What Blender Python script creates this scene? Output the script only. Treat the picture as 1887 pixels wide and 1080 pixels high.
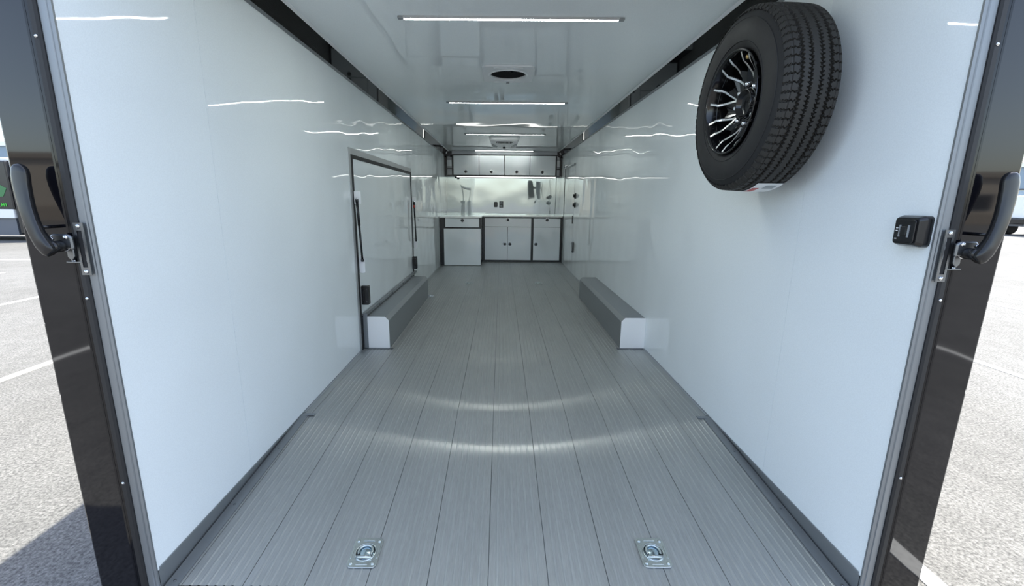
import bpy, bmesh, math, random
from mathutils import Vector, Matrix

random.seed(7)
for o in list(bpy.data.objects):
    bpy.data.objects.remove(o)
SC = bpy.context.scene
COL = SC.collection
R = math.radians

# ------------------------------------------------------------------ camera
cam_d = bpy.data.cameras.new('camera')
cam = bpy.data.objects.new('camera', cam_d)
COL.objects.link(cam)
ROT = ((0.99996747, 0.00066414, 0.00803850),
       (0.00800256, -0.20632691, -0.97845039),
       (0.00100873, 0.97848289, -0.20632552))
M = Matrix.Identity(4)
for i in range(3):
    M[i][0] = ROT[0][i]
    M[i][1] = -ROT[1][i]
    M[i][2] = -ROT[2][i]
M.translation = Vector((-0.0389, 0.0, 1.2718))
cam.matrix_world = M
cam_d.sensor_fit = 'HORIZONTAL'
cam_d.sensor_width = 36.0
cam_d.lens = 795.0 / 1887.0 * 36.0
cam_d.shift_x = (943.5 - 923.15) / 1887.0
cam_d.shift_y = (534.9 - 540.0) / 1887.0
cam_d.clip_end = 600
cam_d.clip_start = 0.02
SC.camera = cam

# ------------------------------------------------------------------ sky, sun, exposure
world = bpy.data.worlds.new('world')
SC.world = world
world.use_nodes = True
wn = world.node_tree
for n in list(wn.nodes):
    wn.nodes.remove(n)
sky = wn.nodes.new('ShaderNodeTexSky')
sky.sky_type = 'NISHITA'
sky.sun_disc = False
sky.sun_elevation = R(60)
sky.sun_rotation = R(45)
sky.air_density = 1.0
sky.dust_density = 1.6
sky.ozone_density = 1.0
bg = wn.nodes.new('ShaderNodeBackground')
bg.inputs['Strength'].default_value = 0.47
wo = wn.nodes.new('ShaderNodeOutputWorld')
hsv = wn.nodes.new('ShaderNodeHueSaturation')
hsv.inputs['Saturation'].default_value = 0.78
wn.links.new(sky.outputs[0], hsv.inputs['Color'])
wn.links.new(hsv.outputs[0], bg.inputs[0])
wn.links.new(bg.outputs[0], wo.inputs[0])

sun_d = bpy.data.lights.new('sun', 'SUN')
sun_d.energy = 10.0
sun_d.angle = R(0.6)
sun_d.color = (1.0, 0.955, 0.84)
sun = bpy.data.objects.new('sun', sun_d)
COL.objects.link(sun)
to_sun = Vector((1.22, 1.1, 3.05)).normalized()
sun.rotation_euler = to_sun.to_track_quat('Z', 'Y').to_euler()
sun.location = (20, 20, 60)

LED_STRENGTH = 62.0
SC.view_settings.view_transform = 'Standard'
SC.view_settings.look = 'None'
SC.view_settings.gamma = 1.0
SC.view_settings.use_curve_mapping = False
SC.view_settings.exposure = 0.35
try:
    SC.cycles.max_bounces = 14
    SC.cycles.diffuse_bounces = 8
    SC.cycles.glossy_bounces = 6
    SC.cycles.sample_clamp_indirect = 6.0
    SC.cycles.caustics_reflective = False
    SC.cycles.use_denoising = True
except Exception:
    pass

# ------------------------------------------------------------------ materials
def mat(name, color, rough=0.5, metal=0.0, ior=1.5, emit=None, emit_s=0.0, aniso=0.0, coat=0.0):
    m = bpy.data.materials.new(name)
    m.use_nodes = True
    b = m.node_tree.nodes['Principled BSDF']
    b.inputs['Base Color'].default_value = (*color, 1)
    b.inputs['Roughness'].default_value = rough
    b.inputs['Metallic'].default_value = metal
    b.inputs['IOR'].default_value = ior
    if aniso:
        b.inputs['Anisotropic'].default_value = aniso
    if coat:
        b.inputs['Coat Weight'].default_value = coat
    if emit:
        b.inputs['Emission Color'].default_value = (*emit, 1)
        b.inputs['Emission Strength'].default_value = emit_s
    return m


def nd(m, t, **kw):
    n = m.node_tree.nodes.new(t)
    for k, v in kw.items():
        if k.startswith('i_'):
            n.inputs[k[2:].replace('_', ' ')].default_value = v
        else:
            setattr(n, k, v)
    return n


def lk(m, a, b):
    m.node_tree.links.new(a, b)


def bsdf(m):
    return m.node_tree.nodes['Principled BSDF']


def coords(m, scale=(1, 1, 1)):
    g = nd(m, 'ShaderNodeNewGeometry')
    mp = nd(m, 'ShaderNodeMapping')
    mp.inputs['Scale'].default_value = scale
    lk(m, g.outputs['Position'], mp.inputs['Vector'])
    return mp.outputs[0]


def noise(m, scale, vec, detail=2.0, rough=0.5):
    n = nd(m, 'ShaderNodeTexNoise')
    n.inputs['Scale'].default_value = scale
    n.inputs['Detail'].default_value = detail
    n.inputs['Roughness'].default_value = rough
    lk(m, vec, n.inputs['Vector'])
    return n.outputs['Fac']


def ramp(m, fac, stops):
    r = nd(m, 'ShaderNodeValToRGB')
    e = r.color_ramp.elements
    while len(e) < len(stops):
        e.new(0.5)
    for i, (p, c) in enumerate(stops):
        e[i].position = p
        e[i].color = (*c, 1) if len(c) == 3 else c
    lk(m, fac, r.inputs[0])
    return r.outputs[0]


def bump(m, h, dist, strength=1.0, prev=None):
    b = nd(m, 'ShaderNodeBump')
    b.inputs['Distance'].default_value = dist
    b.inputs['Strength'].default_value = strength
    lk(m, h, b.inputs['Height'])
    if prev is not None:
        lk(m, prev, b.inputs['Normal'])
    return b.outputs[0]


def white_panel(name, color, rough, ior, wave, wscale, grain=True):
    """gloss white composite sheet, slightly oil-canned"""
    m = mat(name, color, rough, 0, ior)
    v = coords(m)
    n1 = noise(m, wscale, v, 1.0, 0.4)
    b = bump(m, n1, wave)
    if grain:
        n2 = noise(m, 260, v, 1.0)
        c = ramp(m, n2, [(0.3, tuple(x * .965 for x in color)), (0.7, tuple(min(1, x * 1.02) for x in color))])
        lk(m, c, bsdf(m).inputs['Base Color'])
    lk(m, b, bsdf(m).inputs['Normal'])
    return m


MT = {}
MT['wall'] = white_panel('white_wall_sheet', (.88, .93, .94), .025, 1.45, .012, 2.0)
MT['ceil'] = white_panel('white_ceiling_sheet', (.90, .94, .95), .025, 1.55, .008, 1.2)
MT['splash'] = white_panel('gloss_backsplash', (.53, .59, .60), .03, 1.6, .007, 1.8, False)
bsdf(MT['splash']).inputs['Metallic'].default_value = .6
MT['cabinet'] = white_panel('gloss_cabinet_sheet', (.86, .90, .92), .07, 1.8, .010, 3.0, False)
MT['black'] = mat('black_powder_coat', (.006, .006, .008), .25)
MT['gloss_black'] = mat('gloss_black_trim', (.004, .004, .005), .03, 0, 1.5)
MT['post_black'] = white_panel('gloss_black_paint', (.005, .005, .007), .04, 1.5, .0020, 3.0, False)
MT['rubber'] = mat('black_rubber', (.010, .010, .011), .6)
MT['plastic'] = mat('black_plastic', (.011, .011, .012), .24)
MT['chrome'] = mat('chrome', (.75, .76, .78), .12, 1.0)
MT['steel'] = mat('brushed_steel', (.21, .22, .23), .32, 1.0)
MT['alu'] = mat('mill_aluminium', (.25, .265, .275), .42, .6)
MT['alu_dull'] = mat('dull_aluminium', (.36, .38, .395), .45, .85)
MT['endplate'] = mat('end_plate_metal', (.93, .92, .91), .42, .0, 1.9)
MT['alu_bright'] = mat('bright_aluminium', (.90, .90, .91), .40, .15)
MT['gap'] = mat('dark_joint', (.01, .01, .011), .8)
MT['white_plastic'] = mat('white_plastic', (.78, .79, .80), .3)
MT['grey_plastic'] = mat('grey_plastic', (.30, .32, .33), .4)
MT['steel_light'] = mat('light_channel', (.55, .56, .57), .4, .3)
MT['door_frame'] = mat('door_frame_aluminium', (.46, .475, .48), .4, .4)
MT['edge'] = mat('bright_nosing', (.93, .93, .91), .15, .1)
MT['led'] = mat('led_diffuser', (.9, .9, .9), .4, 0, 1.5, (.95, 1.0, .96), LED_STRENGTH)
MT['led_dim'] = mat('led_diffuser_dim', (.9, .9, .9), .4, 0, 1.5, (.95, 1.0, .96), 22.0)
MT['led_under'] = mat('led_under_cabinet', (.9, .9, .9), .4, 0, 1.5, (1.0, 1.0, .95), 3.0)
MT['red'] = mat('red_sleeve', (.45, .05, .03), .4)
MT['brass'] = mat('brass_valve', (.55, .38, .15), .3, 1.0)


def m_floor(name, k):
    m = mat(name, (.40, .42, .435), .48, .55, 1.5, aniso=.55)
    v = coords(m, (1, .02, 1))
    n = noise(m, 240, v, 2.0, .6)
    n2 = noise(m, 5, coords(m, (1, .30, 1)), 3.0, .6)
    mx = nd(m, 'ShaderNodeMix', data_type='RGBA', blend_type='MULTIPLY')
    mx.inputs[0].default_value = 1.0
    lk(m, ramp(m, n, [(.25, (.35 * k, .36 * k, .352 * k)), (.75, (.425 * k, .435 * k, .425 * k))]), mx.inputs[6])
    lk(m, ramp(m, n2, [(.3, (.93, .93, .93)), (.7, (1.04, 1.04, 1.04))]), mx.inputs[7])
    lk(m, mx.outputs[2], bsdf(m).inputs['Base Color'])
    t = nd(m, 'ShaderNodeCombineXYZ')
    t.inputs[0].default_value = 1.0
    lk(m, t.outputs[0], bsdf(m).inputs['Tangent'])
    # drawing marks of the extrusion: a thin sheen stretched across the ribs
    g = nd(m, 'ShaderNodeBsdfAnisotropic')
    g.inputs['Color'].default_value = (.62, .63, .60, 1)
    g.inputs['Roughness'].default_value = .20
    g.inputs['Anisotropy'].default_value = -.87
    lk(m, t.outputs[0], g.inputs['Tangent'])
    ms = nd(m, 'ShaderNodeMixShader')
    ms.inputs[0].default_value = .13
    out = m.node_tree.nodes['Material Output']
    lk(m, bsdf(m).outputs[0], ms.inputs[1])
    lk(m, g.outputs[0], ms.inputs[2])
    lk(m, ms.outputs[0], out.inputs['Surface'])
    return m


MT['floor'] = m_floor('extruded_aluminium_floor', 1.0)
MT['floor_rib'] = m_floor('lighter_floor_rib', 1.09)


def m_ground():
    m = mat('weathered_asphalt', (.4, .4, .38), .9)
    v = coords(m)
    a = noise(m, 55, v, 4.0, .7)
    b_ = noise(m, .35, v, 4.0, .55)
    c = noise(m, 9, coords(m, (1, .5, 1)), 4.0, .65)
    ca = ramp(m, a, [(.34, (.060, .059, .056)), (.5, (.145, .143, .137)), (.66, (.235, .232, .221))])
    cb = ramp(m, b_, [(.35, (.80, .79, .77)), (.65, (1.0, 1.0, 1.0))])
    cc = ramp(m, c, [(.35, (.82, .82, .82)), (.65, (1.05, 1.05, 1.05))])
    m1 = nd(m, 'ShaderNodeMix', data_type='RGBA', blend_type='MULTIPLY')
    m1.inputs[0].default_value = 1
    lk(m, ca, m1.inputs[6]); lk(m, cb, m1.inputs[7])
    m2 = nd(m, 'ShaderNodeMix', data_type='RGBA', blend_type='MULTIPLY')
    m2.inputs[0].default_value = 1
    lk(m, m1.outputs[2], m2.inputs[6]); lk(m, cc, m2.inputs[7])
    lk(m, m2.outputs[2], bsdf(m).inputs['Base Color'])
    lk(m, bump(m, a, .006), bsdf(m).inputs['Normal'])
    return m


MT['ground'] = m_ground()


def m_stripe():
    m = mat('white_road_paint', (.75, .75, .73), .8)
    n = noise(m, 40, coords(m), 4.0, .7)
    lk(m, ramp(m, n, [(.3, (.62, .62, .60)), (.5, (.82, .82, .80))]), bsdf(m).inputs['Base Color'])
    return m


MT['stripe'] = m_stripe()


def m_tire():
    m = mat('tire_rubber', (.010, .010, .011), .65)
    n = noise(m, 9, coords(m), 4.0, .6)
    lk(m, ramp(m, n, [(.3, (.007, .0072, .008)), (.7, (.012, .012, .013))]), bsdf(m).inputs['Base Color'])
    lk(m, ramp(m, n, [(.3, (.58,) * 3), (.7, (.74,) * 3)]), bsdf(m).inputs['Roughness'])
    return m


MT['tire'] = m_tire()
MT['tread'] = mat('tread_rubber', (.021, .0195, .017), .62)
MT['rim_black'] = mat('gloss_black_rim', (.006, .006, .007), .12)
MT['rim_silver'] = mat('machined_alloy', (.78, .78, .77), .28, .9)
MT['zinc'] = mat('zinc_plate', (.56, .60, .58), .24, .85)
MT['zinc_blue'] = mat('blue_zinc_cup', (.50, .62, .70), .20, 1.0)
MT['paper'] = mat('white_paper', (.85, .87, .88), .5)
MT['paper_red'] = mat('red_print', (.55, .08, .08), .5)
MT['paper_grey'] = mat('grey_print', (.35, .38, .40), .5)
MT['tan_wall'] = mat('tan_stucco', (.50, .44, .36), .85)
MT['tan_dark'] = mat('tan_band', (.36, .31, .25), .85)
MT['blue_wall'] = mat('blue_grey_siding', (.25, .32, .38), .7)
MT['window'] = mat('dark_glass', (.03, .04, .05), .05)
MT['truck_black'] = mat('black_vinyl_wrap', (.012, .012, .014), .25)
MT['truck_white'] = mat('white_vehicle_paint', (.80, .80, .80), .25)
MT['green'] = mat('green_lettering', (.06, .55, .05), .5)
MT['green_dark'] = mat('green_graphic', (.03, .16, .05), .4)
MT['grey_skirt'] = mat('grey_skirt', (.12, .13, .15), .5)
MT['stone'] = mat('pale_rubble', (.55, .52, .47), .9)


# ------------------------------------------------------------------ mesh helpers
class MB:
    def __init__(s):
        s.v, s.f, s.sm = [], [], []

    def add(s, vs, fs, smooth=False):
        o = len(s.v)
        s.v += [tuple(v) for v in vs]
        s.f += [tuple(i + o for i in f) for f in fs]
        s.sm += [smooth] * len(fs)
        return s

    def box(s, x0, x1, y0, y1, z0, z1):
        vs = [(x, y, z) for x in (x0, x1) for y in (y0, y1) for z in (z0, z1)]
        fs = [(0, 1, 3, 2), (4, 6, 7, 5), (0, 4, 5, 1), (2, 3, 7, 6), (0, 2, 6, 4), (1, 5, 7, 3)]
        return s.add(vs, fs)

    def prism(s, poly, axis, a, b, smooth=False):
        """poly of 2-D points extruded along axis from a to b"""
        n = len(poly)
        P = lambda p, t: {'x': (t, p[0], p[1]), 'y': (p[0], t, p[1]), 'z': (p[0], p[1], t)}[axis]
        vs = [P(p, a) for p in poly] + [P(p, b) for p in poly]
        fs = [tuple(range(n - 1, -1, -1)), tuple(range(n, 2 * n))]
        s.add(vs, fs)
        o = len(s.v) - 2 * n
        for i in range(n):
            s.f.append((o + i, o + (i + 1) % n, o + n + (i + 1) % n, o + n + i))
            s.sm.append(smooth)
        return s

    def lathe(s, prof, c, axis='x', n=32, smooth=True, closed=False, caps=True):
        """prof list of (along, radius); around axis through c"""
        c = Vector(c)
        vs = []
        for a, r in prof:
            for k in range(n):
                t = 2 * math.pi * k / n
                u, w = r * math.cos(t), r * math.sin(t)
                p = {'x': (a, u, w), 'y': (w, a, u), 'z': (u, w, a)}[axis]
                vs.append(c + Vector(p))
        fs = []
        m = len(prof)
        for i in range(m - 1 if not closed else m):
            j = (i + 1) % m
            for k in range(n):
                l = (k + 1) % n
                fs.append((i * n + k, i * n + l, j * n + l, j * n + k))
        s.add(vs, fs, smooth)
        if not closed and caps:
            o = len(s.v) - m * n
            if prof[0][1] > 1e-6:
                s.f.append(tuple(o + k for k in range(n - 1, -1, -1))); s.sm.append(False)
            if prof[-1][1] > 1e-6:
                s.f.append(tuple(o + (m - 1) * n + k for k in range(n))); s.sm.append(False)
        return s

    def sweep(s, path, radii, n=12, up=(0, 0, 1), smooth=True, sq=1.0):
        """elliptic tube: radii list of (ru, rw); u is perpendicular to path within plane with up"""
        pts = [Vector(p) for p in path]
        up = Vector(up)
        vs = []
        for i, p in enumerate(pts):
            d = (pts[min(i + 1, len(pts) - 1)] - pts[max(i - 1, 0)]).normalized()
            a = up.cross(d)
            a = a.normalized() if a.length > 1e-5 else Vector((1, 0, 0))
            b = d.cross(a).normalized()
            ra, rb = radii[i] if isinstance(radii[i], tuple) else (radii[i], radii[i])
            for k in range(n):
                t = 2 * math.pi * k / n
                c_, s_ = math.cos(t), math.sin(t)
                c_, s_ = math.copysign(abs(c_) ** sq, c_), math.copysign(abs(s_) ** sq, s_)
                vs.append(p + a * ra * c_ + b * rb * s_)
        fs = []
        m = len(pts)
        for i in range(m - 1):
            for k in range(n):
                l = (k + 1) % n
                fs.append((i * n + k, i * n + l, (i + 1) * n + l, (i + 1) * n + k))
        fs.append(tuple(range(n - 1, -1, -1)))
        fs.append(tuple((m - 1) * n + k for k in range(n)))
        return s.add(vs, fs, smooth)

    def torus(s, c, R0, r, axis='z', n=32, k=10, a0=0.0, a1=2 * math.pi):
        full = abs(a1 - a0 - 2 * math.pi) < 1e-6
        c = Vector(c)
        vs = []
        m = n if full else n + 1
        for i in range(m):
            t = a0 + (a1 - a0) * i / n
            for j in range(k):
                q = 2 * math.pi * j / k
                rr = R0 + r * math.cos(q)
                h = r * math.sin(q)
                u, w = rr * math.cos(t), rr * math.sin(t)
                vs.append(c + Vector({'z': (u, w, h), 'x': (h, u, w), 'y': (w, h, u)}[axis]))
        fs = []
        for i in range(n if full else n):
            i2 = (i + 1) % m
            for j in range(k):
                j2 = (j + 1) % k
                fs.append((i * k + j, i2 * k + j, i2 * k + j2, i * k + j2))
        return s.add(vs, fs, True)


ORIG = {}


def world_origin(o):
    v = Vector((0, 0, 0))
    while o is not None:
        v = v + o.location
        o = o.parent
    return v


def obj(name, mb, m, parent=None, bevel=0.0, origin=None, seg=2):
    """link an MB as one mesh object; vertices are given in scene coordinates"""
    base = world_origin(parent)
    org = Vector(origin) if origin is not None else base
    me = bpy.data.meshes.new(name)
    me.from_pydata([tuple(Vector(v) - org) for v in mb.v], [], mb.f)
    me.update()
    me.polygons.foreach_set('use_smooth', mb.sm)
    bm = bmesh.new()
    bm.from_mesh(me)
    bmesh.ops.recalc_face_normals(bm, faces=bm.faces)
    if bevel:
        es = [e for e in bm.edges if len(e.link_faces) == 2 and e.calc_face_angle(0) > R(35)]
        bmesh.ops.bevel(bm, geom=es, offset=bevel, segments=seg, affect='EDGES', profile=.5, clamp_overlap=True)
    bm.to_mesh(me)
    bm.free()
    mm = MT[m] if isinstance(m, str) else m
    me.materials.append(mm)
    o = bpy.data.objects.new(name, me)
    COL.objects.link(o)
    o.location = org - base
    o.parent = parent
    return o


def thing(name, loc, label=None, cat=None, group=None, kind=None, parent=None):
    o = bpy.data.objects.new(name, None)
    COL.objects.link(o)
    o.empty_display_size = .1
    o.location = Vector(loc) - world_origin(parent)
    o.parent = parent
    tag(o, label, cat, group, kind)
    return o


def tag(o, label=None, cat=None, group=None, kind=None):
    if label: o['label'] = label
    if cat: o['category'] = cat
    if group: o['group'] = group
    if kind: o['kind'] = kind
    return o


def copy_tree(o, parent=None):
    c = o.copy()
    COL.objects.link(c)
    c.parent = parent
    for ch in list(o.children):
        copy_tree(ch, c)
    return c


def rrect(x0, x1, y0, y1, r, n=5):
    pts = []
    for cx, cy, a in ((x1 - r, y1 - r, 0), (x0 + r, y1 - r, 90), (x0 + r, y0 + r, 180), (x1 - r, y0 + r, 270)):
        for k in range(n + 1):
            t = R(a + 90 * k / n)
            pts.append((cx + r * math.cos(t), cy + r * math.sin(t)))
    return pts


def frame_mb(x0, x1, z0, z1, w, y0, y1):
    """rectangular frame in the XZ plane, y thickness"""
    mb = MB()
    mb.box(x0, x0 + w, y0, y1, z0, z1)
    mb.box(x1 - w, x1, y0, y1, z0, z1)
    mb.box(x0 + w, x1 - w, y0, y1, z0, z0 + w)
    mb.box(x0 + w, x1 - w, y0, y1, z1 - w, z1)
    return mb


# ------------------------------------------------------------------ key sizes
HW = 1.22            # half inner width
YR, YB = 1.25, 9.55  # rear opening plane, back wall
ZT, H = 2.157, 2.24  # top of side walls, ceiling
XC = 1.135           # where the ceiling meets the cove
YBR = 2.40           # floor break, sloping down to the opening
GZ = -0.60           # outside ground


def zf(y):
    return 0.0 if y >= YBR else -(YBR - y) * 0.0775


# ------------------------------------------------------------------ outside ground with stripes
g = obj('ground', MB().add([(-150, -150, GZ), (150, -150, GZ), (150, 150, GZ), (-150, 150, GZ)], [(0, 1, 2, 3)]), 'ground')
tag(g, kind='structure')
for k, x in enumerate((2.15, 5.72, 9.3, 12.9, 16.4, 20.0, -5.19, -8.74, -12.3, -15.9, -19.4)):
    y1 = 10.5 if abs(x) > 3 else 6.0
    obj('parking_stripe', MB().box(x - .05, x + .05, -4.0 if abs(x) > 3 else -1.0, y1, GZ + .001, GZ + .006), 'stripe', g)
for x0, x1, y in ((-40, -12, 12.6), (12, 42, 13.4)):
    obj('parking_stripe', MB().box(x0, x1, y, y + .1, GZ + .001, GZ + .006), 'stripe', g)

# ------------------------------------------------------------------ floor: sloping extruded planks
def strip_mb(prof, ys, zoff=0.0):
    """profile (x, z) swept along ys following the floor slope (open, one-sided)"""
    mb = MB()
    n = len(prof)
    vs = []
    for y in ys:
        vs += [(x, y, z + zf(y) + zoff) for x, z in prof]
    fs = []
    for i in range(len(ys) - 1):
        for k in range(n - 1):
            fs.append((i * n + k, i * n + k + 1, (i + 1) * n + k + 1, (i + 1) * n + k))
    return mb.add(vs, fs)


YS = [1.288, 1.7, 2.1, YBR - .03, YBR + .03, 4.0, 6.5, YB - .02]
fl = obj('floor', strip_mb([(-HW - .02, 0), (HW + .02, 0)], YS, -.012), 'gap')
tag(fl, kind='structure')
seams = [-1.171, -.952, -.733, -.514, -.295, -.076, .143, .362, .581, .800, 1.019, HW]
def plank(x0, x1):
    prof = [(x0 + .0008, -.010), (x0 + .0008, -.001), (x0 + .0020, 0)]
    k = 0
    while True:
        xr = x0 + .033 + k * .0303
        if xr > x1 - .018 or k > 5:
            break
        prof += [(xr - .0055, 0), (xr - .0022, .0020), (xr + .0022, .0020), (xr + .0055, 0)]
        k += 1
    prof += [(x1 - .0020, 0), (x1 - .0008, -.001), (x1 - .0008, -.010)]
    return strip_mb(prof, YS)


for a, b in zip(seams[:-1], seams[1:]):
    o = obj('floor_plank', plank(a, b), 'floor', fl)
    o.data.materials.append(MT['floor_rib'])
    for p in o.data.polygons:                      # raised ribs take the slightly lighter floor colour
        zs = [o.data.vertices[i].co.z - zf(o.data.vertices[i].co.y) for i in p.vertices]
        if max(zs) > .001:
            p.material_index = 1
obj('floor_plank', plank(-HW, -1.171), 'floor', fl)
# sill strip at the opening
sill = obj('trim_1', MB().prism([(1.205, zf(YR) - .05), (1.286, zf(YR) - .05), (1.286, zf(YR) + .004), (1.215, zf(YR) + .002)], 'x', -HW, HW), 'alu_bright', bevel=.003)
tag(sill, kind='structure')
obj('bumper', MB().box(-1.41, 1.41, 1.262, 1.34, -.42, zf(YR) - .055), 'black', sill, bevel=.01)

# ------------------------------------------------------------------ side walls
DOOR1 = (3.455, 5.830, 1.655)     # escape door: y0, y1, top
DOOR2 = (7.600, 8.800, 1.850)     # entry door on the right


def side_wall(name, s):
    X = lambda x: s * x
    mb = MB()
    a, b = sorted((X(HW + .006), X(1.405)))
    mb.box(a, b, 1.30, YB + .12, -.30, 2.44)
    w = obj(name, mb, 'black')
    tag(w, kind='structure')

    def panel(y0, y1, z0, z1):
        a, b = sorted((X(HW), X(HW + .0055)))
        obj('wall_panel', MB().box(a, b, y0, y1, z0, z1), 'wall', w)

    g = .0009
    if s < 0:
        panel(1.262, 1.839 - g, 0, ZT)
        panel(1.839 + g, DOOR1[0], 0, ZT)
        panel(DOOR1[0] + .0003, DOOR1[1] - .0003, DOOR1[2], ZT)
        panel(DOOR1[1], YB, 0, ZT)
    else:
        panel(1.262, 1.839 - g, 0, ZT)
        panel(1.839 + g, DOOR2[0] - .002, 0, ZT)
        panel(DOOR2[0] - .0015, DOOR2[1] + .002, DOOR2[2] + .003, ZT)
        panel(DOOR2[1] + .0025, YB, 0, ZT)
    return w


wl = side_wall('wall_left', -1)
wr = side_wall('wall_right', 1)

# kick plates below the side walls where the floor slopes away, with screwed flange
def kick(name, s):
    ys = [1.27, 1.5, 1.8, 2.1, 2.36]
    root = thing(name, (s * HW, 1.27, 0), kind='structure')
    # recessed vertical sheet
    mb = MB()
    vs, fs = [], []
    for y in ys:
        vs += [(s * (HW + .004), y, .0), (s * (HW + .004), y, zf(y) + .001)]
    for i in range(len(ys) - 1):
        fs.append((2 * i, 2 * i + 1, 2 * i + 3, 2 * i + 2))
    obj('kick_sheet', mb.add(vs, fs), 'alu_dull', root)
    # lip under the wall panel
    a, b = sorted((s * (HW - .004), s * (HW + .004)))
    obj('lip', MB().box(a, b, 1.27, 3.44 if s < 0 else 3.57, -.008 if False else .0, .010), 'alu_dull', root)
    # flange lying on the planks
    x0, x1 = s * (HW - .001), s * (HW - .040)
    vs, fs = [], []
    for y in ys:
        z = zf(y)
        vs += [(x0, y, z + .012), (x1, y, z + .0045), (x1, y, z + .0005)]
    for i in range(len(ys) - 1):
        for k in range(2):
            fs.append((3 * i + k, 3 * i + k + 1, 3 * i + 3 + k + 1, 3 * i + 3 + k))
    obj('flange', MB().add(vs, fs), 'alu', root)
    xa, xb = sorted((s * (HW - .001), s * (HW - .075)))
    obj('end_clip', MB().box(xa, xb, 2.36, 2.385, 0.0, .006), 'alu', root, bevel=.002)
    for y in (1.30, 1.66, 2.05):
        z = zf(y) + .008
        obj('screw', MB().lathe([(0, .0055), (.0022, .0042), (.003, 0)], (s * (HW - .020), y, z), 'z', 12), 'steel', root)


kick('trim_2', -1)
kick('trim_3', 1)
for nm, s, spans in (('baseboard_left', -1, ((2.40, 3.44), (5.62, 8.28))), ('baseboard_right', 1, ((2.40, 3.57), (5.63, 8.88)))):
    root = thing(nm, (s * HW, 2.4, 0), kind='structure')
    for a, b in spans:
        p = [(s * (HW - .0005), .0005), (s * (HW - .009), .0005), (s * (HW - .0005), .010)]
        obj('sealant_bead', MB().prism(p, 'y', a, b), 'grey_plastic', root)

# ------------------------------------------------------------------ ceiling, coves, back wall
mb = MB()
fx0, fx1, fy0, fy1 = -.143, .157, 3.515, 3.815
mb.box(-XC - .02, XC + .02, 1.27, fy0, H, H + .03)
mb.box(-XC - .02, XC + .02, fy1, YB + .02, H, H + .03)
mb.box(-XC - .02, fx0, fy0, fy1, H, H + .03)
mb.box(fx1, XC + .02, fy0, fy1, H, H + .03)
c = obj('ceiling', mb, 'ceil')
tag(c, kind='structure')
roof = obj('roof_sheet', MB().box(-1.405, 1.405, 1.30, YB + .12, 2.40, 2.45), 'black', c)
for nm, s in (('trim_4', -1), ('trim_5', 1)):
    p = [(s * HW, ZT), (s * XC, H - .001), (s * (XC + .004), H + .012), (s * (HW + .02), H + .012), (s * (HW + .02), ZT)]
    t = obj(nm, MB().prism(p, 'y', 1.27, YB), 'gloss_black')
    tag(t, kind='structure')
    obj('edge_bead', MB().prism([(s * (XC + .006), H - .010), (s * (XC - .010), H - .0035), (s * (XC - .010), H - .0003), (s * (XC + .006), H - .0003)], 'y', 1.27, YB), 'alu_bright', t)
    obj('edge_bead', MB().prism([(s * (HW - .0002), ZT - .006), (s * (HW - .006), ZT - .006), (s * (HW - .009), ZT + .010), (s * (HW - .0002), ZT + .004)], 'y', 1.27, YB), 'alu', t)
wb = obj('wall_back', MB().box(-1.40, 1.40, YB + .008, YB + .12, -.3, 2.42), 'black')
tag(wb, kind='structure')
obj('wall_panel', MB().box(-HW, .019, YB, YB + .007, 0, H), 'splash', wb)
obj('wall_panel', MB().box(.021, HW, YB, YB + .007, 0, H), 'splash', wb)
obj('joint_strip', MB().box(.012, .028, YB - .003, YB, .95, 1.75), 'splash', wb)

# ------------------------------------------------------------------ rear opening frame
def rear_post(name, s):
    sx = lambda a, b: sorted((s * a, s * b))
    a, b = sx(1.283, 1.416)
    o = obj(name, MB().box(a, b, YR, YR + .08, -.42, 2.46), 'post_black', bevel=.006)
    tag(o, kind='structure')
    # slightly angled inner return
    p = [(s * 1.283, YR + .001), (s * 1.283, YR + .05), (s * 1.262, YR + .05), (s * 1.262, YR + .012)]
    obj('inner_return', MB().prism(p, 'z', -.42, 2.42), 'post_black', o)
    p = [(s * 1.270, YR - .002), (s * 1.270, YR + .02), (s * 1.246, YR + .02), (s * 1.246, YR - .006), (s * 1.252, YR - .010), (s * 1.266, YR - .009)]
    obj('rubber_seal', MB().prism(p, 'z', -.30, 2.38), 'rubber', o)
    p = [(s * 1.246, YR - .002), (s * 1.246, YR + .03), (s * 1.2205, YR + .012), (s * 1.2165, YR + .010), (s * 1.2165, YR + .004), (s * 1.222, YR + .001), (s * 1.224, YR + .003), (s * 1.227, YR + .003), (s * 1.229, YR), (s * 1.242, YR - .001)]
    obj('jamb', MB().prism(p, 'z', -.14, 2.3), 'alu', o)
    for z in (1.68, .99 if s > 0 else .975, .36 if s < 0 else .40):
        obj('rivet', MB().lathe([(0, .005), (-.002, .0045), (-.004, .002), (-.0045, 0)], (s * 1.259, YR - .009, z), 'y', 12), 'chrome', o)
    return o


rear_post('trim_6', -1)
rear_post('trim_7', 1)
hd = obj('trim_8', MB().box(-1.283, 1.283, YR, YR + .08, 2.30, 2.46), 'post_black', bevel=.006)
tag(hd, kind='structure')
obj('rubber_seal', MB().box(-1.246, 1.246, YR - .008, YR + .03, 2.265, 2.30), 'rubber', hd)

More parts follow.
